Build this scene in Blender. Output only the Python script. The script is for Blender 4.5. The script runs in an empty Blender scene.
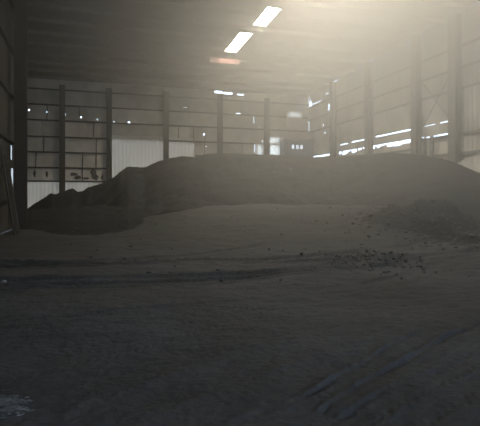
import bpy, math, random
import numpy as np
from mathutils import Vector

# ------------------------------------------------------------------ camera
SC = bpy.context.scene
COL = SC.collection
YAW = math.radians(17.1)
SA, CA = math.sin(YAW), math.cos(YAW)
EYE = 1.6
cam_d = bpy.data.cameras.new('camera')
cam = bpy.data.objects.new('camera', cam_d)
COL.objects.link(cam)
cam.location = (0, 0, EYE)
cam.rotation_euler = (math.radians(90), 0, -YAW)
cam_d.sensor_width = 36.0
cam_d.sensor_fit = 'HORIZONTAL'
cam_d.lens = 36.0                      # 480 px focal length on a 480 px frame
cam_d.shift_y = -17.0 / 480.0
cam_d.clip_end = 400
SC.camera = cam

# ------------------------------------------------------------------ sky, exposure
world = bpy.data.worlds.new('sky')
SC.world = world
world.use_nodes = True
wn = world.node_tree
bg = wn.nodes['Background']
bg.inputs['Color'].default_value = (0.64, 0.81, 1.0, 1)
bg.inputs['Strength'].default_value = 7.0
SKYLIGHT = 122.0
HAZE_DENSITY = 0.0022         # thin dust everywhere
GLOW_CLOUD_DENSITY = 0.110         # added denser cloud, placed and shaped to give the glow
GLOW_CLOUD_AT, GLOW_CLOUD_R = (10.3, 13.8, 8.7), (9.0, 10.0, 6.6)
HAZE_G = 0.35
SC.view_settings.view_transform = 'Standard'
SC.view_settings.look = 'None'
SC.view_settings.gamma = 1.0
SC.view_settings.use_curve_mapping = False
SC.view_settings.exposure = 0.0
SC.cycles.use_denoising = True
SC.cycles.max_bounces = 6
SC.cycles.diffuse_bounces = 3
SC.cycles.volume_bounces = 0
SC.cycles.sample_clamp_indirect = 4.0

random.seed(7)
rng = np.random.default_rng(11)


# ------------------------------------------------------------------ materials
def mat(name, color, rough=0.8, var=0.35, scale=1.5, bump=0.0, bscale=30.0, metal=0.0,
        color2=None, stretch=(1, 1, 1), spec=0.5):
    m = bpy.data.materials.new(name)
    m.use_nodes = True
    nt = m.node_tree
    b = nt.nodes['Principled BSDF']
    b.inputs['Roughness'].default_value = rough
    b.inputs['Metallic'].default_value = metal
    b.inputs['Specular IOR Level'].default_value = spec
    tc = nt.nodes.new('ShaderNodeTexCoord')
    mp = nt.nodes.new('ShaderNodeMapping')
    mp.inputs['Scale'].default_value = stretch
    geo = nt.nodes.new('ShaderNodeNewGeometry')
    nt.links.new(geo.outputs['Position'], mp.inputs['Vector'])
    n = nt.nodes.new('ShaderNodeTexNoise')
    n.inputs['Scale'].default_value = scale
    n.inputs['Detail'].default_value = 5
    nt.links.new(mp.outputs['Vector'], n.inputs['Vector'])
    r = nt.nodes.new('ShaderNodeValToRGB')
    c2 = color2 or tuple(c * (1 - var) for c in color)
    r.color_ramp.elements[0].position = 0.35
    r.color_ramp.elements[0].color = (*c2, 1)
    r.color_ramp.elements[1].position = 0.65
    r.color_ramp.elements[1].color = (*color, 1)
    nt.links.new(n.outputs['Fac'], r.inputs['Fac'])
    nt.links.new(r.outputs['Color'], b.inputs['Base Color'])
    if bump > 0:
        n2 = nt.nodes.new('ShaderNodeTexNoise')
        n2.inputs['Scale'].default_value = bscale
        n2.inputs['Detail'].default_value = 6
        nt.links.new(mp.outputs['Vector'], n2.inputs['Vector'])
        bp = nt.nodes.new('ShaderNodeBump')
        bp.inputs['Strength'].default_value = 1.0
        bp.inputs['Distance'].default_value = bump
        nt.links.new(n2.outputs['Fac'], bp.inputs['Height'])
        nt.links.new(bp.outputs['Normal'], b.inputs['Normal'])
    return m


M = {}
M['coal'] = mat('coal dust', (0.0080, 0.0084, 0.0088), 0.95, 0.45, 0.9, 0.06, 5.0, spec=0.06)
M['ground'] = mat('trampled coal dust floor', (0.038, 0.040, 0.0445), 0.85, 0.5, 0.5, 0.02, 18.0, spec=0.3)


def cover(m, axis, a, b, amp, color, axis2=None, a2=0, b2=1):
    """another colour over part of a surface, with a ragged noisy edge"""
    nt = m.node_tree
    n = nt.nodes

    def ramp(src, p, q):
        r_ = n.new('ShaderNodeMapRange')
        r_.interpolation_type = 'SMOOTHSTEP'
        r_.inputs['From Min'].default_value, r_.inputs['From Max'].default_value = p, q
        nt.links.new(src, r_.inputs['Value'])
        return r_.outputs['Result']
    g = n.new('ShaderNodeNewGeometry')
    sp = n.new('ShaderNodeSeparateXYZ')
    nt.links.new(g.outputs['Position'], sp.inputs['Vector'])
    no = n.new('ShaderNodeTexNoise')
    no.inputs['Scale'].default_value = 0.35
    no.inputs['Detail'].default_value = 7
    nt.links.new(g.outputs['Position'], no.inputs['Vector'])
    ad = n.new('ShaderNodeMath')
    ad.operation = 'MULTIPLY_ADD'
    ad.inputs[1].default_value = amp
    nt.links.new(no.outputs['Fac'], ad.inputs[0])
    nt.links.new(sp.outputs[axis], ad.inputs[2])
    fac = ramp(ad.outputs[0], a, b)
    if axis2:
        mu = n.new('ShaderNodeMath')
        mu.operation = 'MULTIPLY'
        nt.links.new(fac, mu.inputs[0])
        nt.links.new(ramp(sp.outputs[axis2], a2, b2), mu.inputs[1])
        fac = mu.outputs[0]
    mc = n.new('ShaderNodeMix')
    mc.data_type = 'RGBA'
    mc.inputs[7].default_value = (*color, 1)
    nt.links.new(fac, mc.inputs[0])
    nt.links.new(n['Color Ramp'].outputs['Color'], mc.inputs[6])
    nt.links.new(mc.outputs[2], n['Principled BSDF'].inputs['Base Color'])


# paler low on the right of the heap; darker over the far floor
cover(M['coal'], 'Z', 6.2, 3.0, 3.0, (0.022, 0.0230, 0.0245), 'X', 1.0, 9.0)
cover(M['ground'], 'Y', 13.0, 20.0, 6.0, (0.0075, 0.0080, 0.0088))
M['lump'] = mat('coal lump', (0.055, 0.055, 0.052), 0.8, 0.4, 6, 0.01, 40)
M['pale_stone'] = mat('pale stone', (0.28, 0.275, 0.26), 0.8, 0.3, 8)
M['pale_dust'] = mat('pale dust', (0.13, 0.13, 0.135), 0.7, 0.5, 7.0, 0.01, 20, color2=(0.02, 0.02, 0.022),
                     stretch=(1, 2.5, 1))
M['sheet_a'] = mat('grimy wall sheet', (0.46, 0.445, 0.41), 0.85, 0.3, 0.6)
M['sheet_b'] = mat('grimy wall sheet darker', (0.39, 0.375, 0.345), 0.85, 0.35, 0.7)
M['sheet_c'] = mat('grimy wall sheet paler', (0.54, 0.52, 0.48), 0.85, 0.3, 0.6)
M['sheet_d'] = mat('dark wall sheet', (0.03, 0.028, 0.026), 0.95, 0.35, 0.7, spec=0.1)  # one much darker sheet colour for the left and rear walls
M['white'] = mat('white painted sheet', (0.72, 0.73, 0.72), 0.6, 0.12, 0.5)
M['steel'] = mat('dark dusty steel', (0.022, 0.02, 0.018), 0.9, 0.4, 2.0, spec=0.1)
M['steel_pale'] = mat('dusty grey steel', (0.10, 0.095, 0.085), 0.7, 0.4, 2.0)
M['roof'] = mat('roof sheet', (0.07, 0.065, 0.058), 0.85, 0.4, 0.5)
M['tear'] = mat('torn dark lining', (0.035, 0.033, 0.03), 0.9, 0.4, 3)
M['plank'] = mat('old dark board', (0.022, 0.021, 0.02), 0.95, 0.5, 3, stretch=(4, 4, 0.4), spec=0.1)
M['blue'] = mat('blue grey painted steel', (0.05, 0.08, 0.15), 0.6, 0.3, 1)
M['red'] = mat('dull red', (0.12, 0.05, 0.042), 0.7, 0.3, 1)


_b = M['white'].node_tree
_tr = _b.nodes.new('ShaderNodeBsdfTranslucent')
_tr.inputs['Color'].default_value = (0.37, 0.33, 0.29, 1)
_mx = _b.nodes.new('ShaderNodeMixShader')
_mx.inputs['Fac'].default_value = 0.5
_b.links.new(_b.nodes['Principled BSDF'].outputs['BSDF'], _mx.inputs[1])
_b.links.new(_tr.outputs['BSDF'], _mx.inputs[2])
_b.links.new(_mx.outputs['Shader'], _b.nodes['Material Output'].inputs['Surface'])


M['clear'] = M['white'].copy()
M['clear'].name = 'clear plastic sheet'
M['clear'].node_tree.nodes['Mix Shader'].inputs['Fac'].default_value = 0.85
M['clear'].node_tree.nodes['Translucent BSDF'].inputs['Color'].default_value = (0.66, 0.62, 0.56, 1)


def emis(name, color, strength):
    m = bpy.data.materials.new(name)
    m.use_nodes = True
    nt = m.node_tree
    b = nt.nodes['Principled BSDF']
    b.inputs['Base Color'].default_value = (0.7, 0.7, 0.66, 1)
    b.inputs['Emission Color'].default_value = (*color, 1)
    b.inputs['Emission Strength'].default_value = strength
    return m


M['skylight'] = emis('daylit translucent skylight', (1.0, 0.88, 0.67), SKYLIGHT)
M['pane'] = emis('daylit window pane', (0.75, 0.88, 1.0), 1.6)


# ------------------------------------------------------------------ helpers
class MB:
    def __init__(self):
        self.v, self.f = [], []

    def box(self, x0, x1, y0, y1, z0, z1):
        n = len(self.v)
        self.v += [(x0, y0, z0), (x1, y0, z0), (x1, y1, z0), (x0, y1, z0),
                   (x0, y0, z1), (x1, y0, z1), (x1, y1, z1), (x0, y1, z1)]
        self.f += [tuple(n + i for i in q) for q in
                   ((0, 3, 2, 1), (4, 5, 6, 7), (0, 1, 5, 4), (1, 2, 6, 5), (2, 3, 7, 6), (3, 0, 4, 7))]
        return self

    def bar(self, a, b, w, t=None):
        """a square bar from a to b"""
        t = t or w
        a, b = Vector(a), Vector(b)
        d = (b - a).normalized()
        up = Vector((0, 0, 1)) if abs(d.z) < 0.9 else Vector((0, 1, 0))
        s = d.cross(up).normalized()
        u = s.cross(d)
        n = len(self.v)
        for p in (a, b):
            for i, j in ((-1, -1), (1, -1), (1, 1), (-1, 1)):
                self.v.append(tuple(p + s * (i * w / 2) + u * (j * t / 2)))
        self.f += [tuple(n + i for i in q) for q in
                   ((3, 2, 1, 0), (4, 5, 6, 7), (0, 1, 5, 4), (1, 2, 6, 5), (2, 3, 7, 6), (3, 0, 4, 7))]
        return self

    def tube(self, a, b, r, n=8, r2=None):
        r2 = r if r2 is None else r2
        a, b = Vector(a), Vector(b)
        d = (b - a).normalized()
        up = Vector((0, 0, 1)) if abs(d.z) < 0.9 else Vector((0, 1, 0))
        s = d.cross(up).normalized()
        u = s.cross(d)
        k = len(self.v)
        for p, q in ((a, r), (b, r2)):
            for i in range(n):
                w = 2 * math.pi * i / n
                self.v.append(tuple(p + s * (math.cos(w) * q) + u * (math.sin(w) * q)))
        for i in range(n):
            j = (i + 1) % n
            self.f.append((k + i, k + j, k + n + j, k + n + i))
        self.f.append(tuple(k + i for i in reversed(range(n))))
        self.f.append(tuple(k + n + i for i in range(n)))
        return self

    def mesh(self, name):
        me = bpy.data.meshes.new(name)
        me.from_pydata(self.v, [], self.f)
        me.update()
        return me

    def build(self, name, m, parent=None):
        return link(name, self.mesh(name), m, parent)


def link(name, me, m, parent=None):
    if m is not None and not me.materials:
        me.materials.append(M[m])
    o = bpy.data.objects.new(name, me)
    COL.objects.link(o)
    if parent is not None:
        o.parent = parent
    return o


def tag(o, label=None, cat=None, group=None, kind=None):
    if label:
        o['label'] = label
    if cat:
        o['category'] = cat
    if group:
        o['group'] = group
    if kind:
        o['kind'] = kind
    return o


def empty(name, loc=(0, 0, 0)):
    o = bpy.data.objects.new(name, None)
    o.empty_display_size = 0.2
    o.location = loc
    COL.objects.link(o)
    return o


def setting(name, label=None):
    return tag(empty(name), label, kind='structure')


# value noise, vectorised
_perm = rng.random((64, 256, 256)).astype(np.float32) if False else rng.random((256, 256)).astype(np.float32)


def vnoise(x, y):
    xi, yi = np.floor(x).astype(int), np.floor(y).astype(int)
    fx, fy = x - xi, y - yi
    fx = fx * fx * (3 - 2 * fx)
    fy = fy * fy * (3 - 2 * fy)
    a = _perm[xi & 255, yi & 255]
    b = _perm[(xi + 1) & 255, yi & 255]
    c = _perm[xi & 255, (yi + 1) & 255]
    d = _perm[(xi + 1) & 255, (yi + 1) & 255]
    return (a * (1 - fx) + b * fx) * (1 - fy) + (c * (1 - fx) + d * fx) * fy - 0.5


def fbm(x, y, oct=4, lac=2.1, gain=0.5):
    s, a = 0, 1.0
    for i in range(oct):
        s = s + a * vnoise(x + 17.3 * i, y + 9.1 * i)
        x, y, a = x * lac, y * lac, a * gain
    return s


def sstep(a, b, x):
    t = np.clip((x - a) / (b - a), 0, 1)
    return t * t * (3 - 2 * t)


# ------------------------------------------------------------------ hall dimensions
BACK = 50.0          # back wall plane
RIGHT = 23.6         # right wall plane
LEFT_NEAR = -3.75    # near left wall plane
LEFT_FAR = -9.0
STEP = 30.0          # where the hall widens to the left
REAR = -9.0


def roof_z(y):
    return 13.1 + 0.04 * (BACK - y)


# ------------------------------------------------------------------ ground and coal
def path_dist(X, Y, pts):
    """distance to a polyline and arc length along it, signed side"""
    best = np.full(X.shape, 1e9)
    arc = np.zeros(X.shape)
    side = np.zeros(X.shape)
    s0 = 0.0
    for (ax, ay), (bx, by) in zip(pts[:-1], pts[1:]):
        dx, dy = bx - ax, by - ay
        L = math.hypot(dx, dy)
        t = np.clip(((X - ax) * dx + (Y - ay) * dy) / (L * L), 0, 1)
        ex, ey = X - (ax + t * dx), Y - (ay + t * dy)
        d = np.hypot(ex, ey)
        sg = (dx * ey - dy * ex) / L
        m = d < best
        best = np.where(m, d, best)
        arc = np.where(m, s0 + t * L, arc)
        side = np.where(m, sg, side)
        s0 += L
    return best, arc, side


def arc_pts(cx, cy, r, a0, a1, n=14):
    return [(cx + r * math.cos(math.radians(a0 + (a1 - a0) * i / n)),
             cy + r * math.sin(math.radians(a0 + (a1 - a0) * i / n))) for i in range(n + 1)]


TRACKS = [   # polyline, tyre half width, depth, lug depth
    ([(1.84, 3.05), (2.09, 3.15), (2.76, 3.42), (3.55, 3.75)], 0.13, 0.010, 0.018),
    ([(2.13, 2.87), (2.54, 3.06), (3.14, 3.31)], 0.13, 0.010, 0.018),
    ([(2.36, 4.82), (2.31, 4.04)], 0.20, 0.008, 0.028),
    (arc_pts(3.0, 26.0, 14.5, 225, 305), 0.30, 0.08, 0.03),
    (arc_pts(3.0, 26.0, 16.6, 225, 305), 0.30, 0.08, 0.03),
    (arc_pts(-2.0, 24.0, 12.0, 235, 330), 0.35, 0.06, 0.03),
    (arc_pts(2.0, 30.0, 20.8, 240, 300), 0.30, 0.08, 0.03),
    (arc_pts(6.0, 28.0, 17.3, 240, 310), 0.28, 0.08, 0.03),
    ([(-6, 8.5), (2, 8.9), (9, 11.2), (16, 15.5)], 0.30, 0.04, 0.03),
    ([(-5, 6.2), (0, 6.4), (5, 7.6), (12, 12)], 0.28, 0.03, 0.02),
    ([(-4, 4.2), (-1, 4.7), (1.5, 5.9), (5, 9)], 0.26, 0.02, 0.02),
]


FURROWS = [([(1.56, 3.48), (1.67, 3.53), (2.8, 4.26), (4.0, 5.0)], 0.030, 0.016),
           ([(1.76, 3.34), (2.25, 3.63), (2.47, 3.75), (3.71, 4.44), (4.71, 4.93)], 0.034, 0.02),
           ([(1.84, 3.19), (2.85, 3.69), (3.85, 4.17)], 0.012, 0.014)]


def ground_z(X, Y):
    z = 0.09 * fbm(X * 0.45 + 3, Y * 0.45) + 0.022 * fbm(X * 3.1, Y * 3.1, 3) + 0.010 * fbm(X * 11, Y * 11, 2)
    z = z + 0.016 * fbm(X * 0.8 + 50, Y * 5.0 + 0.6 * X, 3)
    w = 0.906 * Y - 0.423 * X                         # scuffs along the driving direction
    v = 0.906 * X + 0.423 * Y
    z = z + 0.020 * fbm(v * 0.5, w * 7.0, 3) * sstep(9, 4, Y) * sstep(-1.5, 1.0, X)
    z = z + 0.012 * fbm(v * 8, w * 14, 3) * sstep(12, 5, Y)
    for pts, hh, wd in FURROWS:                        # sharp ridge with a groove beside it
        d, s, sd = path_dist(X, Y, pts)
        br = np.clip(0.75 + 1.2 * vnoise(s * 5, sd * 0 + hh * 700), 0.2, 1.2)
        z = z + br * hh * (np.exp(-((sd - 0.0) / wd) ** 2) - 0.6 * np.exp(-((sd + 0.04) / (wd * 1.2)) ** 2)) * (d < 0.2)
    for pts, hw, dep, lug in TRACKS:
        d, s, sd = path_dist(X, Y, pts)
        inside = 1 - sstep(hw * 0.85, hw * 1.05, d)
        rim = np.exp(-((d - hw * 1.12) / 0.03) ** 2)
        ch = np.sin((s + np.abs(sd) * 0.9) * 2 * math.pi / 0.11) * sstep(hw * 0.25, hw * 0.8, d)
        fade = 0.55 + 0.9 * vnoise(s * 0.7 + hw * 90, sd * 0 + dep * 300)
        fade = np.clip(fade, 0.1, 1.0)
        z = z + fade * (inside * (-dep + lug * 0.5 * np.clip(ch * 2.2, -1, 1)) + rim * dep * 0.7)
    return z


# ridge of the heap: (bearing as lateral/forward ratio * 480 + 240, forward distance, height)
RIDGE = [(-80, 44, 0.0), (-20, 44, 0.0), (10, 43, 0.15), (26, 42, 0.42), (33, 41.5, 0.95), (45, 41, 1.55), (51, 40.5, 1.9),
         (55, 40.3, 1.78), (66, 40, 2.1), (72, 39.8, 2.32), (78, 39.6, 2.02), (82, 39.5, 2.05), (88, 39, 2.42),
         (100, 38, 2.65), (107, 37.5, 2.85), (114, 37, 3.15), (121, 36.7, 3.6), (128, 36.5, 3.93), (136, 36.2, 3.85),
         (145, 36, 3.80), (156, 35.7, 4.2), (168, 35.5, 4.47), (184, 35.2, 4.62), (194, 35, 4.5), (205, 35, 4.72),
         (222, 34.8, 4.78), (240, 34.5, 4.72), (260, 34.3, 4.6), (285, 34, 4.55), (310, 33.5, 4.42), (330, 33, 4.36),
         (345, 32.3, 4.35), (365, 31.3, 4.38), (385, 30.3, 4.35), (402, 29.5, 4.28), (420, 28.5, 4.13), (440, 27.5, 3.85),
         (455, 26.8, 3.55), (467, 26.3, 3.25), (480, 25.8, 2.9), (500, 25, 2.4), (540, 24, 1.7), (600, 23, 1.0), (700, 22, 0.5)]
RU = np.array([r[0] for r in RIDGE], float)
RD = np.array([r[1] for r in RIDGE], float)
RH = np.array([r[2] for r in RIDGE], float)


def heap_z(X, Y, ramp_only=False):
    fwd = X * SA + Y * CA
    u = 240 + 480 * (X * CA - Y * SA) / np.maximum(fwd, 0.5)
    d0, h0 = np.interp(u, RU, RD), np.interp(u, RU, RH)
    # slumped front, then a driven ramp
    toe = np.interp(u, [-80, 0, 60, 160, 300, 420, 480, 600], [24, 21, 16.5, 15, 15, 16, 17, 17])
    shelf_h = np.minimum(h0 * 0.62, np.interp(u, [0, 100, 240, 400, 480], [0.3, 0.9, 1.15, 1.1, 0.9]))
    run = (h0 - shelf_h) / np.interp(u, [0, 200, 480], [0.42, 0.40, 0.40]) + 0.3
    warp = 1.1 * fbm(X * 0.22, Y * 0.22, 3)
    q = d0 - fwd + warp * np.clip((d0 - fwd) / 3, 0, 1)
    t = np.clip(q / run, 0, 1)
    front = h0 - (h0 - shelf_h) * (t * 0.75 + 0.25 * t * t * (3 - 2 * t))
    ramp = shelf_h * (1 - sstep(0, 1, (q - run) / np.maximum(d0 - run - toe, 1))) ** 0.9
    w = sstep(80, 190, u)
    if ramp_only:                                      # packed driving ramp, part of the floor
        return w * np.where(q < run, shelf_h, ramp) * (fwd < d0)
    z = np.where(q < run, front, ramp) - 0.35 * w * sstep(-0.15, 1.0, (q - run) / 4.0 + 0.9 * fbm(X * 0.5 + 7, Y * 0.5, 4))
    # spill bank of lumps on the right
    bank = 0.95 * np.exp(-((fwd - np.interp(u, [320, 480], [21.0, 17.5])) / 1.3) ** 2) * sstep(330, 400, u)
    bank = bank * (1 + 0.8 * fbm(X * 0.9, Y * 0.9, 3))
    z = z + bank
    behind = h0 - 0.6 * (fwd - d0)
    z = np.where(fwd > d0, behind, z)
    rough = np.clip(z / 1.0, 0, 1) * np.clip(np.abs(fwd - d0) / 1.2, 0.15, 1)
    z = z + rough * (0.42 * fbm(X * 0.35, Y * 0.35, 3) + 0.16 * fbm(X * 1.7, Y * 1.7, 4))
    return z


def grid_mesh(name, nt, nd, t0, t1, d0, d1, zfun, keep=None):
    t = np.linspace(t0, t1, nt)
    d = np.geomspace(d0, d1, nd)
    D, T = np.meshgrid(d, t, indexing='ij')
    X = D * (SA + T * CA)
    Y = D * (CA - T * SA)
    Z = zfun(X, Y)
    V = np.stack([X, Y, Z], -1).reshape(-1, 3)
    i = np.arange(nd * nt).reshape(nd, nt)
    F = np.stack([i[:-1, :-1], i[:-1, 1:], i[1:, 1:], i[1:, :-1]], -1).reshape(-1, 4)
    if keep is not None:
        k = keep(X, Y, Z).reshape(-1)
        F = F[k[F].all(1)]
        used = np.zeros(len(V), bool)
        used[F.ravel()] = True
        remap = np.cumsum(used) - 1
        V, F = V[used], remap[F]
    me = bpy.data.meshes.new(name)
    me.from_pydata(V.tolist(), [], F.tolist())
    me.polygons.foreach_set('use_smooth', [True] * len(me.polygons))
    me.update()
    return me


inside_hall = lambda X, Y, Z: (X < RIGHT - 0.12) & (Y < BACK - 0.2) & (X > np.where(Y < STEP, LEFT_NEAR + 0.1, LEFT_FAR + 0.1))
floor = link('floor', grid_mesh('floor', 520, 680, -0.95, 0.95, 1.5, 60, lambda X, Y: ground_z(X, Y) + heap_z(X, Y, True), inside_hall), 'ground')
tag(floor, 'trampled black coal dust floor with tyre tracks', kind='structure')
MB().box(LEFT_FAR - 0.5, RIGHT + 0.5, REAR - 0.5, BACK + 0.5, -0.6, -0.14).build('floor_slab', 'ground', floor)

heap = link('coal_heap', grid_mesh(
    'coal_heap', 460, 360, -0.78, 0.85, 9, 58, lambda X, Y: ground_z(X, Y) * 0.6 - 0.05 + heap_z(X, Y),
    lambda X, Y, Z: inside_hall(X, Y, Z) & (Z > ground_z(X, Y) + heap_z(X, Y, True) - 0.10)), 'coal')
tag(heap, 'long black heap of coal dust filling the back of the hall', 'coal heap')


def surface_z(x, y):
    X, Y = np.array([[x]], float), np.array([[y]], float)
    g = float(ground_z(X, Y)[0, 0])
    h = float(heap_z(X, Y)[0, 0])
    return max(g + float(heap_z(X, Y, True)[0, 0]), g * 0.6 - 0.05 + h)


# ------------------------------------------------------------------ cladding: sheets with real holes
def sheet_mesh(u0, u1, v0, v1, holes, axis, depth0, depth1, ribs=0):
    """thin sheet in the wall plane, minus rectangular holes; axis 'x': u is X, wall normal Y; axis 'y': u is Y"""
    mb = MB()
    us, vs = {u0, u1}, {v0, v1}
    hs = []
    for a, b, c, d in holes:
        if b > u0 and a < u1 and d > v0 and c < v1:
            a, b, c, d = max(a, u0), min(b, u1), max(c, v0), min(d, v1)
            hs.append((a, b, c, d))
            us |= {a, b}
            vs |= {c, d}
    us, vs = sorted(us), sorted(vs)
    cols = []
    for a, b in zip(us[:-1], us[1:]):
        run = None
        for c, d in zip(vs[:-1], vs[1:]):
            mu, mv = (a + b) / 2, (c + d) / 2
            if any(h[0] < mu < h[1] and h[2] < mv < h[3] for h in hs):
                if run:
                    cols.append((a, b, *run))
                run = None
            else:
                run = (run[0], d) if run else (c, d)
        if run:
            cols.append((a, b, *run))
    for a, b, c, d in cols:
        if axis == 'x':
            mb.box(a, b, depth0, depth1, c, d)
        else:
            mb.box(depth0, depth1, a, b, c, d)
    if ribs and not hs:
        n = max(2, int((u1 - u0) / ribs))
        for i in range(n):
            a = u0 + (i + 0.3) * (u1 - u0) / n
            b = u0 + (i + 0.7) * (u1 - u0) / n
            if axis == 'x':
                mb.box(a, b, depth0 - 0.05, depth0, v0, v1)
            else:
                mb.box(depth0 - 0.05, depth0, a, b, v0, v1)
    return mb


def corrugated(u0, u1, z0, z1, y, pitch=0.36, amp=0.022, thick=0.012):
    mb = MB()
    n = max(3, round((u1 - u0) / pitch))
    pts = []
    for i in range(n):
        a, w = u0 + (u1 - u0) * i / n, (u1 - u0) / n
        pts += [(a, y), (a + w * .4, y), (a + w * .5, y - amp), (a + w * .9, y - amp)]
    pts.append((u1, y))
    for off in (0, thick):
        for z in (z0, z1):
            mb.v += [(p, q + off, z) for p, q in pts]
    m = len(pts)
    for i in range(m - 1):
        mb.f += [(i, i + 1, m + i + 1, m + i), (2 * m + i + 1, 2 * m + i, 3 * m + i, 3 * m + i + 1),
                 (m + i, m + i + 1, 3 * m + i + 1, 3 * m + i), (i + 1, i, 2 * m + i, 2 * m + i + 1)]
    mb.f += [(0, m, 3 * m, 2 * m), (m - 1, 3 * m - 1, 4 * m - 1, 2 * m - 1)]
    return mb


# ---- back wall
wall_back = setting('wall_back', 'back wall of grimy sheets on dark girts behind the coal heap')
BCOL = [-9.0, -6.6, -2.79, 1.6, 7.27, 13.02, 18.34, 23.6]
GIRT = [3.08, 4.39, 5.89, 7.38, 8.97, 10.47, 11.97]
ROWS = [0.0] + GIRT + [13.1]
dots = [(-5.81, 9.86, .10), (-4.2, 9.75, .10), (-2.55, 9.58, .09), (-1.07, 9.38, .09), (0.49, 9.24, .07), (2.09, 9.09, .06),
        (3.57, 9.08, .13), (11.37, 8.16, .12), (11.6, 6.9, .05), (17.98, 7.68, .08), (14.2, 12.2, .05), (16.2, 11.1, .04),
        (17.6, 9.2, .04), (12.4, 7.3, .05)]
holesB = [(x - r, x + r, z - r, z + r) for x, z, r in [(p, q, r * 0.65) for p, q, r in dots]]
holesB += [(12.55, 13.4, 12.66, 12.90), (13.55, 14.55, 12.62, 12.80), (15.1, 15.85, 12.60, 12.72),
           (14.9, 15.5, 10.55, 10.61), (16.95, 17.0, 9.6, 10.3), (17.05, 17.09, 6.4, 7.4), (18.0, 18.04, 6.6, 7.5),
           (18.65, 19.9, 4.0, 8.12), (17.35, 17.8, 4.0, 7.2), (21.0, 22.4, 10.36, 11.0),
           (9.2, 9.5, 10.9, 10.94)]
pal = ['sheet_a', 'sheet_b', 'sheet_c']
WHITE_CELLS = {}
k = 0
for i in range(len(BCOL) - 1):
    a, b = BCOL[i], BCOL[i + 1]
    for j in range(len(ROWS) - 1):
        c, d = ROWS[j], ROWS[j + 1]
        halves = [(a, (a + b) / 2 + random.uniform(-.3, .3)), ]
        halves.append((halves[0][1], b))
        if i == 0:
            halves = [(a, b)]
        white = (i in (1, 2) and j == 0)
        if i == 3:                                    # tall white doorway sheets
            if d <= 7.4:
                continue
        if i == 4 and d <= 7.4:
            halves = [(10.3, b)]
        for (p, q) in halves:
            k += 1
            y0 = BACK + 0.03 * (k % 2)
            m = pal[random.choice([0, 0, 1, 2])]
            if white:
                corrugated(p, q, c, d - 0.05, BACK).build('white_sheet', 'white', wall_back)
            else:
                sheet_mesh(p, q, c, d, holesB, 'x', y0, y0 + 0.04, 0).build('wall_sheet', m, wall_back)
# white doorway sheets, ribbed, one by one
for a, b, top in ((1.6, 3.5, 7.75), (3.5, 5.4, 7.75), (5.4, 7.27, 7.75), (7.27, 8.8, 7.70), (8.8, 10.3, 7.70)):
    corrugated(a, b, 0, top, BACK).build('white_sheet', 'white', wall_back)
MB().box(7.27, 10.3, BACK + 0.04, BACK + 0.08, 7.3, 7.8).build('wall_sheet', 'sheet_a', wall_back)
MB().box(1.6, 7.27, BACK + 0.04, BACK + 0.08, 7.3, 7.8).build('wall_sheet', 'sheet_a', wall_back)
# pale single sheets near the corner
for a, b, c, d in ((18.62, 19.92, 4.0, 8.15), (17.15, 17.95, 4.0, 7.35)):
    corrugated(a, b, c, d, BACK - 0.25, 0.33).build('pale_sheet', 'clear', wall_back)
# girts, one length per bay
for i in range(len(BCOL) - 1):
    for z in GIRT:
        if i == 3 and z < 8:
            continue
        a, b = BCOL[i], BCOL[i + 1]
        if i == 4 and z < 7.3:
            a = 10.35
        g = MB().box(a, b, BACK - 0.22, BACK - 0.003, z - 0.02, z + 0.03)
        g.box(a, b, BACK - 0.24, BACK - 0.20, z - 0.13, z + 0.03)
        g.build('girt', 'steel', wall_back)
# thin sag stays and torn lining on the left bays
for x, z0, z1 in ((-5.2, 4.4, 5.9), (-4.2, 9.0, 10.45), (-0.95, 3.1, 5.9), (0.35, 4.4, 7.4), (-1.2, 9.4, 10.4), (8.6, 7.7, 8.9),
                  (10.2, 7.4, 9.0), (11.4, 6.0, 8.1), (0.1, 7.5, 8.9), (-4.5, 5.9, 7.3)):
    MB().tube((x, BACK - 0.12, z0), (x + 0.05, BACK - 0.12, z1), 0.045, 6).build('stay_rod', 'steel', wall_back)


def torn_patch(x, z, w, h, parent, y=BACK - 0.05, seed=0):
    r = random.Random(seed)
    n = 11
    ring = []
    for i in range(n):
        t = 2 * math.pi * i / n
        q = r.uniform(0.55, 1.0)
        ring.append((x + w / 2 * q * math.cos(t), z + h / 2 * q * math.sin(t)))
    v = [(p[0], y, p[1]) for p in ring] + [(p[0], y + 0.04, p[1]) for p in ring] + [(x, y - 0.12, z)]
    f = [(i, (i + 1) % n, 2 * n) for i in range(n)] + [(i, n + i, n + (i + 1) % n, (i + 1) % n) for i in range(n)]
    mb = MB()
    mb.v, mb.f = v, f
    return mb.build('torn_flap', 'tear', parent)


for s_, (x, z, w, h) in enumerate(((-1.75, 3.75, 1.0, 0.45), (-1.35, 3.45, 0.9, 0.5), (0.1, 3.8, 0.7, 1.1), (0.35, 3.45, 0.6, 0.7),
                                   (-0.6, 3.35, 0.9, 0.3), (0.95, 3.5, 0.3, 0.8), (-5.3, 3.8, 0.35, 1.0), (-4.2, 3.7, 0.3, 0.9))):
    torn_patch(x, z, w, h, wall_back, seed=s_ + 3)

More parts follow.
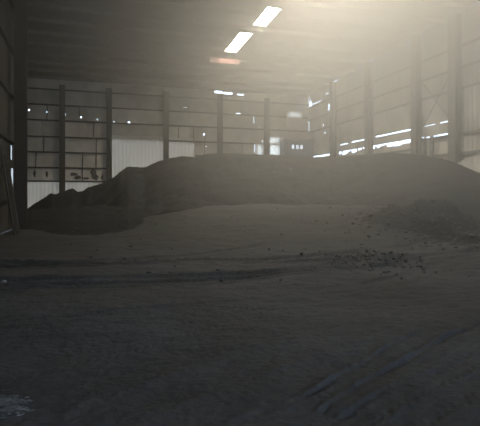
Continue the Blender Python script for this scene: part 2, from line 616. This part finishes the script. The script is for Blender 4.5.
# ---- right wall
wall_right = setting('wall_right', 'right wall of ribbed sheets with daylight gaps above the coal heap')
RCOL = [50.0, 43.34, 36.8, 30.4, 26.4, 20.0, 13.6, 7.2, 0.8, -5.6, -9.0]
RROW = [0.0, 1.5, 3.0, 4.5, 5.92, 6.72, 8.79, 10.17, 11.6, 13.1]
holesR = []
y = 26.6
while y < 43.0:                                        # lower ragged gap, upper clean slit
    st = random.uniform(0.25, 0.7)
    hgt = random.choice([0.10, 0.16, 0.26, 0.30, 0.36]) if y > 30.6 else random.choice([0.05, 0.10, 0.14])
    top = 6.02 if y > 30 else 5.97
    holesR.append((y, y + st, top - hgt, top))
    y += st * random.choice([1.0, 1.0, 1.0, 1.35])
holesR += [(26.9, 28.4, 6.76, 6.82), (28.9, 30.1, 6.76, 6.80), (30.7, 36.5, 6.70, 6.81), (37.1, 40.6, 6.68, 6.77), (41.2, 42.8, 6.65, 6.73)]
holesR += [(44.0, 49.0, 5.85, 6.0), (47.6, 49.4, 5.75, 6.02), (49.35, 49.55, 6.0, 7.4),
           (46.9, 49.7, 11.86, 11.93), (49.3, 49.9, 11.7, 12.2), (49.5, 49.7, 12.2, 12.5), (44.6, 45.3, 10.5, 11.2),
           (46.0, 46.2, 8.2, 8.4), (46.4, 46.6, 9.1, 9.3), (43.5, 46.0, 12.35, 12.42)]
for i in range(len(RCOL) - 1):
    b, a = RCOL[i], RCOL[i + 1]
    n = max(1, round((b - a) / 1.6))
    for j in range(len(RROW) - 1):
        c, d = RROW[j], RROW[j + 1]
        if j == len(RROW) - 2:
            d = 0.5 * (roof_z(a) + roof_z(b))
        for q in range(n):
            p0, p1 = a + (b - a) * q / n, a + (b - a) * (q + 1) / n
            x0 = RIGHT + 0.03 * ((q + j) % 2)
            m = random.choice(['sheet_a', 'sheet_c', 'sheet_c'])
            if d < 6 and i >= 3:
                m = 'sheet_c'
            sheet_mesh(p0, p1, c, d, holesR, 'y', x0, x0 + 0.04, 0.4).build('wall_sheet', m, wall_right)
    for z in (1.5, 3.0, 4.5, 5.80 if i > 2 else 5.2, 8.79, 10.17, 11.6):
        g = MB().box(RIGHT - 0.22, RIGHT - 0.055, a, b, z - 0.02, z + 0.03)
        g.box(RIGHT - 0.24, RIGHT - 0.20, a, b, z - 0.13, z + 0.03)
        g.build('girt', 'steel_pale', wall_right)
for p, q in (((29.8, 9.9), (26.9, 6.7)), ((29.8, 6.7), (26.9, 9.9)), ((42.9, 8.7), (40.0, 6.9))):
    MB().tube((RIGHT - 0.34, p[0], p[1]), (RIGHT - 0.34, q[0], q[1]), 0.04, 6).build('brace_rod', 'steel_pale', wall_right)
for yy, w in ((29.55, 0.12), (28.85, 0.28)):
    MB().box(RIGHT - 0.42, RIGHT - 0.25, yy - w / 2, yy + w / 2, 0, 5.9).build('wall_post', 'steel_pale', wall_right)

# ---- left walls (near partition, return, far side) and rear wall with its doorway
wall_left = setting('wall_left', 'dark left wall beside the leaning boards')
LC = [STEP, 24.6, 19, 13, 7, 1, -5, REAR]
slit = [(25.45, 26.1, 1.85, 2.95), (25.3, 25.75, 3.35, 4.05)]
for b, a in zip(LC[:-1], LC[1:]):
    for c, d in ((0, 4.2), (4.2, 8.6), (8.6, roof_z(a))):
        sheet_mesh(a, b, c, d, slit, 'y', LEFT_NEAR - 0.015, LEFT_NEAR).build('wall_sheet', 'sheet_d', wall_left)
    for z in (1.4, 4.2, 6.4, 8.6, 10.8):
        MB().box(LEFT_NEAR, LEFT_NEAR + 0.16, a, b, z - 0.06, z + 0.06).build('girt', 'steel', wall_left)
wall_return = setting('wall_return', 'short return wall behind the dark column')
for c, d in ((0, 4.2), (4.2, 8.6), (8.6, roof_z(STEP))):
    for p, q in ((LEFT_FAR, -6.4), (-6.4, LEFT_NEAR)):
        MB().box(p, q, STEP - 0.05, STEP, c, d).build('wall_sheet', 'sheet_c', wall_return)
wall_far_left = setting('wall_left_far', 'far part of the left wall behind the dark column')
for b, a in zip((50, 44, 37), (44, 37, STEP - 0.05)):
    for c, d in ((0, 4.4), (4.4, 9.0), (9.0, roof_z(a))):
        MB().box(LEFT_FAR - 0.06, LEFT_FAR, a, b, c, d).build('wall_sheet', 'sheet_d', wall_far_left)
wall_rear = setting('wall_rear', 'rear wall with the open doorway behind the viewer')
for a, b, c, d in ((LEFT_NEAR, -2.5, 0, 14.8), (10.5, RIGHT, 0, 14.8), (-2.5, 10.5, 8.0, 14.8)):
    MB().box(a, b, REAR, REAR + 0.1, c, d + 0.7).build('wall_sheet', 'sheet_d', wall_rear)

# ---- roof
ceiling = setting('ceiling', 'dusty sheet roof on purlins with a row of skylights')
SKY = [(10.95, 33.9, 38.3), (11.40, 29.3, 32.4), (11.75, 24.6, 27.6), (11.9, 19.9, 22.9), (12.0, 15.2, 18.2), (12.05, 10.5, 13.5)]  # last one is unseen, added to brighten the haze at upper right
holesC = [(x - 0.5, x + 0.5, a, b) for x, a, b in SKY]


def tilt(mb):
    mb.v = [(x, y, z + roof_z(y)) for x, y, z in mb.v]
    return mb


def roof_sheet(x0, x1, y0, y1):
    mb = MB()
    xs, ys = sorted({x0, x1} | {v for h in holesC for v in h[:2] if x0 < v < x1}), \
        sorted({y0, y1} | {v for h in holesC for v in h[2:] if y0 < v < y1})
    for a, b in zip(xs[:-1], xs[1:]):
        for c, d in zip(ys[:-1], ys[1:]):
            if not any(h[0] < (a + b) / 2 < h[1] and h[2] < (c + d) / 2 < h[3] for h in holesC):
                mb.box(a, b, c, d, 0.0, 0.06)
    return tilt(mb).build('roof_sheet', 'roof', ceiling)


ys_ = [REAR, 0, 9, 18, 28.5, 39, 50.1]
xs_ = [LEFT_FAR - .1, -5.2, -1.4, 2.4, 6.2, 10.0, 14.0, 18.0, RIGHT + .1]
for a, b in zip(xs_[:-1], xs_[1:]):
    for c, d in zip(ys_[:-1], ys_[1:]):
        roof_sheet(a, b, c, d)
for y in np.arange(REAR + 1, BACK - 0.2, 2.4):
    y = float(y)
    if any(a - .1 < y < b + .1 for _, a, b in SKY):
        for x0, x1 in ((LEFT_FAR if y > STEP else LEFT_NEAR, 10.3), (12.6, RIGHT - .05)):
            MB().box(x0, x1, y - 0.05, y + 0.05, roof_z(y) - 0.26, roof_z(y)).build('purlin', 'steel_pale', ceiling)
    else:
        MB().box(LEFT_FAR if y > STEP else LEFT_NEAR, RIGHT - .05, y - 0.05, y + 0.05, roof_z(y) - 0.26, roof_z(y)).build('purlin', 'steel_pale', ceiling)
for n, (x, a, b) in enumerate(SKY):
    w = tag(empty('window_%d' % (n + 1), (x, (a + b) / 2, roof_z((a + b) / 2))), ('bright skylight farthest down the roof row, just above the red plate', 'bright skylight in the roof, second from the back wall', 'bright skylight cut by the top edge of the picture')[n] if n < 3 else 'unseen translucent skylight continuing the roof row', kind='structure')
    inv = (-x, -(a + b) / 2, -roof_z((a + b) / 2))
    fr = MB()
    for q in ((x - .56, x - .5, a - .06, b + .06), (x + .5, x + .56, a - .06, b + .06), (x - .5, x + .5, a - .06, a), (x - .5, x + .5, b, b + .06)):
        fr.box(*q, -0.06, 0.10)
    o = tilt(fr).build('window_frame', 'steel_pale', w)
    o.location = inv
    p_ = tilt(MB().box(x - 0.5, x + 0.5, a, b, 0.03, 0.05)).build('pane', 'skylight', w)
    p_.location = inv


# ------------------------------------------------------------------ columns
def column(x, y, w, d, h, label, m='steel', z0=-0.1, along='x'):
    """H column: two flanges and a web, base plate"""
    r = empty('steel_column', (x, y, 0))
    tf = 0.05
    if along == 'x':      # flange faces the hall (normal Y)
        MB().box(-w / 2, w / 2, -d / 2, -d / 2 + tf, z0, h).build('flange', m, r)
        MB().box(-w / 2, w / 2, d / 2 - tf, d / 2, z0, h).build('flange', m, r)
        MB().box(-0.03, 0.03, -d / 2 + tf, d / 2 - tf, z0, h).build('web', m, r)
    else:
        MB().box(-d / 2, -d / 2 + tf, -w / 2, w / 2, z0, h).build('flange', m, r)
        MB().box(d / 2 - tf, d / 2, -w / 2, w / 2, z0, h).build('flange', m, r)
        MB().box(-d / 2 + tf, d / 2 - tf, -0.03, 0.03, z0, h).build('web', m, r)
    MB().box(-w / 2 - .12, w / 2 + .12, -d / 2 - .12, d / 2 + .12, z0, z0 + 0.06).build('base_plate', m, r)
    tag(r, label, 'column', 'steel columns along the hall walls')
    return r


for x, lab in ((-2.79, 'second dark steel column on back wall, between the two low white sheets'),
               (1.6, 'dark steel column at left edge of the tall white doorway sheets'),
               (7.27, 'steel column between the tall white sheets and the shorter white sheet'),
               (13.02, 'hazy steel column on back wall below the bright eave slots'),
               (18.34, 'hazy steel column on back wall left of the pale sheet and blue cabin'),
               (-6.6, 'dark steel column on back wall hidden by the near left column')):
    column(x, BACK - 0.45, 0.52, 0.42, roof_z(BACK) - 0.75, lab)
for y, w, lab in ((43.34, 0.6, 'farthest hazy steel column on right wall, nearest the corner'),
                  (36.8, 0.62, 'second hazy steel column from the corner on right wall'),
                  (30.4, 0.6, 'steel column on right wall left of the crossed brace rods'),
                  (26.4, 0.72, 'broad steel column on right wall right of the crossed brace rods')):
    column(RIGHT - 0.5, y, w, 0.5, roof_z(y) - 0.3, lab, 'steel_pale', along='y')
column(-3.27, 25.0, 0.55, 0.42, roof_z(25) - 0.3, 'near dark steel column at far left beside leaning boards')

# ------------------------------------------------------------------ leaning boards by the left wall
for i, (y, w, h, lean, lab) in enumerate((
        (20.9, 0.42, 3.6, 0.55, 'dark board leaning on left wall, nearest the picture edge'),
        (21.8, 0.30, 3.3, 0.50, 'dark narrow board leaning on left wall, middle of three'),
        (22.7, 0.45, 3.0, 0.45, 'dark board leaning on left wall, nearest the column'))):
    o = MB().bar((LEFT_NEAR + 0.26 + lean, y, -0.03), (LEFT_NEAR + 0.26, y + 0.1, h), 0.05, w).build('board', 'plank')
    tag(o, lab, 'board', 'boards leaning on the left wall')

# ------------------------------------------------------------------ cabin, board, lamp, red plate
cb = tag(empty('wall_cabin', (21.65, BACK - 1.0, 0)), 'blue grey cabin with three small lit windows behind the coal heap', 'cabin')
MB().box(-1.75, 1.75, -0.6, 0.7, 0, 7.75).build('body', 'blue', cb)
MB().box(-1.85, 1.85, -0.75, 0.72, 7.75, 7.85).build('cabin_roof', 'blue', cb)
for x in (-0.72, -0.22, 0.28):
    w = MB().box(x - 0.17, x + 0.17, -0.64, -0.60, 6.72, 7.22).build('window_frame', 'steel', cb)
    MB().box(x - 0.13, x + 0.13, -0.66, -0.64, 6.76, 7.18).build('pane', 'pane', w)
sb = tag(empty('wall_board', (21.7, BACK - 0.2, 9.1)), 'pale rectangular board high on back wall above the blue cabin', 'board')
MB().box(-1.0, 1.0, -0.06, 0.16, 0, 1.25).build('panel', 'sheet_c', sb)
MB().box(-0.95, 0.95, -0.10, 0.16, 1.25, 1.95).build('top_panel', 'clear', sb)

rd = tag(empty('smear_plate', (10.6, 38.9, 12.72)), 'reddish plate standing in for a pinkish smear below the skylights', 'plate')  # plate stands in for a pinkish smear; its hangers are added
MB().box(-1.3, 1.3, -0.06, 0.06, 0, 0.42).build('plate', 'red', rd)
for x in (-1.0, 1.0):
    MB().tube((x, 0, 0.42), (x, 0, 0.82), 0.03, 6).build('hanger', 'steel', rd)

# pale sheet fallen against the right wall
fs = MB()
for i in range(7):
    fs.box(-1.2 + i * 0.36, -1.2 + i * 0.36 + 0.18, 0, 0.03, 0, 1.6)
    fs.box(-1.2 + i * 0.36 + 0.18, -1.2 + i * 0.36 + 0.36, 0.03, 0.06, 0, 1.6)
o = fs.build('fallen_sheet', 'sheet_c')
o.location = (RIGHT - 0.9, 24.9, 2.2)
o.rotation_euler = (math.radians(-12), math.radians(14), math.radians(90))
tag(o, 'pale ribbed sheet fallen against right wall beside the coal heap', 'sheet')

# ------------------------------------------------------------------ lumps and stones
def rock(r_, seed):
    rr = random.Random(seed)
    g = (1 + 5 ** .5) / 2
    vs = [(-1, g, 0), (1, g, 0), (-1, -g, 0), (1, -g, 0), (0, -1, g), (0, 1, g), (0, -1, -g), (0, 1, -g), (g, 0, -1), (g, 0, 1), (-g, 0, -1), (-g, 0, 1)]
    fs_ = [(0, 11, 5), (0, 5, 1), (0, 1, 7), (0, 7, 10), (0, 10, 11), (1, 5, 9), (5, 11, 4), (11, 10, 2), (10, 7, 6), (7, 1, 8),
           (3, 9, 4), (3, 4, 2), (3, 2, 6), (3, 6, 8), (3, 8, 9), (4, 9, 5), (2, 4, 11), (6, 2, 10), (8, 6, 7), (9, 8, 1)]
    sx, sy, sz = rr.uniform(.7, 1.3), rr.uniform(.7, 1.3), rr.uniform(.5, .9)
    return [(x * r_ / 1.9 * sx * rr.uniform(.8, 1.2), y * r_ / 1.9 * sy * rr.uniform(.8, 1.2), z * r_ / 1.9 * sz * rr.uniform(.8, 1.2)) for x, y, z in vs], fs_


def at(u, fwd):
    lat = (u - 240) / 480 * fwd
    return lat * CA + fwd * SA, fwd * CA - lat * SA


lump = MB()
spots = []
for i in range(1100):
    q = random.random()
    if q < 0.62:
        u = random.gauss(425, 38)
        fw = np.interp(u, [320, 480], [20.6, 17.2]) + random.gauss(0, 1.2)
    elif q < 0.9:
        u = random.gauss(372, 24)
        fw = random.gauss(12.2, 0.8) + (u - 372) * -0.01
    else:
        u = random.uniform(60, 480)
        fw = random.uniform(9, 27)
    x, y = at(u, fw)
    if x < RIGHT - 1 and y < BACK - 1:
        spots.append((x, y, min(0.10 if q < 0.62 else 0.055, abs(random.gauss(0.0, 0.03)) + 0.02)))
for i, (x, y, r_) in enumerate(spots):
    v, f = rock(r_, i)
    n = len(lump.v)
    z = surface_z(x, y)
    lump.v += [(a + x, b + y, c + z + r_ * 0.25) for a, b, c in v]
    lump.f += [tuple(n + t for t in q) for q in f]
tag(lump.build('coal_lumps', 'lump'), 'loose coal lumps strewn over the lower heap and floor', 'coal', kind='stuff')

for i, (u, fw, r_, lab) in enumerate((
        (4, 9.25, 0.05, 'small pale stone on the floor at far left edge'),
        (291, 31.0, 0.12, 'small pale stone high on the coal heap slope below the skylights'),
        (273, 30.5, 0.08, 'smaller pale stone on heap left of the other pale stone'))):
    x, y = at(u, fw)
    v, f = rock(r_, 400 + i)
    mb = MB()
    mb.v, mb.f = v, f
    o = mb.build('stone', 'pale_stone')
    o.location = (x, y, surface_z(x, y) + r_ * 0.3)
    tag(o, lab, 'stone', 'pale stones')

# pale dusty scrapings strewn on the floor, lower left
mb = MB()
rr = random.Random(5)
for i in range(420):
    u, fw = rr.gauss(2, 12), rr.gauss(3.72, 0.10)
    if u > 34:
        continue
    x, y = at(u, fw)
    L, W = rr.uniform(0.01, 0.05), rr.uniform(0.004, 0.010)
    a = YAW * -1 + 0.25 + rr.gauss(0, 0.25)
    z = surface_z(x, y)
    dx, dy = math.cos(a) * L / 2, math.sin(a) * L / 2
    mb.bar((x - dx, y - dy, z + 0.004), (x + dx, y + dy, z + 0.006), W, 0.008)
tag(mb.build('dust_scrapings', 'pale_dust'), 'pale grey scrapings strewn on the black floor at lower left', 'scrapings', kind='stuff')

# ------------------------------------------------------------------ haze: dust hanging in the hall
hm = bpy.data.materials.new('dusty air')
hm.use_nodes = True
nt = hm.node_tree
nt.nodes.remove(nt.nodes['Principled BSDF'])
vs_ = nt.nodes.new('ShaderNodeVolumeScatter')
vs_.inputs['Color'].default_value = (0.93, 0.90, 0.84, 1)
geo = nt.nodes.new('ShaderNodeNewGeometry')
mp = nt.nodes.new('ShaderNodeMapping')
mp.vector_type = 'TEXTURE'
mp.inputs['Location'].default_value = GLOW_CLOUD_AT
mp.inputs['Scale'].default_value = GLOW_CLOUD_R
nt.links.new(geo.outputs['Position'], mp.inputs['Vector'])


def vmath(op, a, b):
    n_ = nt.nodes.new('ShaderNodeMath')
    n_.operation = op
    for i_, v_ in enumerate((a, b)):
        if v_ is None:
            continue
        if isinstance(v_, (int, float)):
            n_.inputs[i_].default_value = v_
        else:
            nt.links.new(v_, n_.inputs[i_])
    return n_.outputs[0]


dot = nt.nodes.new('ShaderNodeVectorMath')
dot.operation = 'DOT_PRODUCT'
nt.links.new(mp.outputs['Vector'], dot.inputs[0])
nt.links.new(mp.outputs['Vector'], dot.inputs[1])
fall = vmath('POWER', 2.718, vmath('MULTIPLY', vmath('POWER', dot.outputs['Value'], 1.4), -1.0))
nt.links.new(vmath('ADD', vmath('MULTIPLY', fall, GLOW_CLOUD_DENSITY), HAZE_DENSITY), vs_.inputs['Density'])
vs_.inputs['Anisotropy'].default_value = HAZE_G
nt.links.new(vs_.outputs['Volume'], nt.nodes['Material Output'].inputs['Volume'])
M['haze'] = hm
hz = MB().box(LEFT_FAR - 0.4, RIGHT + 0.4, REAR - 0.4, BACK + 0.4, -0.7, 16.2).build('dusty_haze', 'haze')
tag(hz, 'coal dust haze in the hall, with an added denser cloud for the glow', 'haze', kind='stuff')
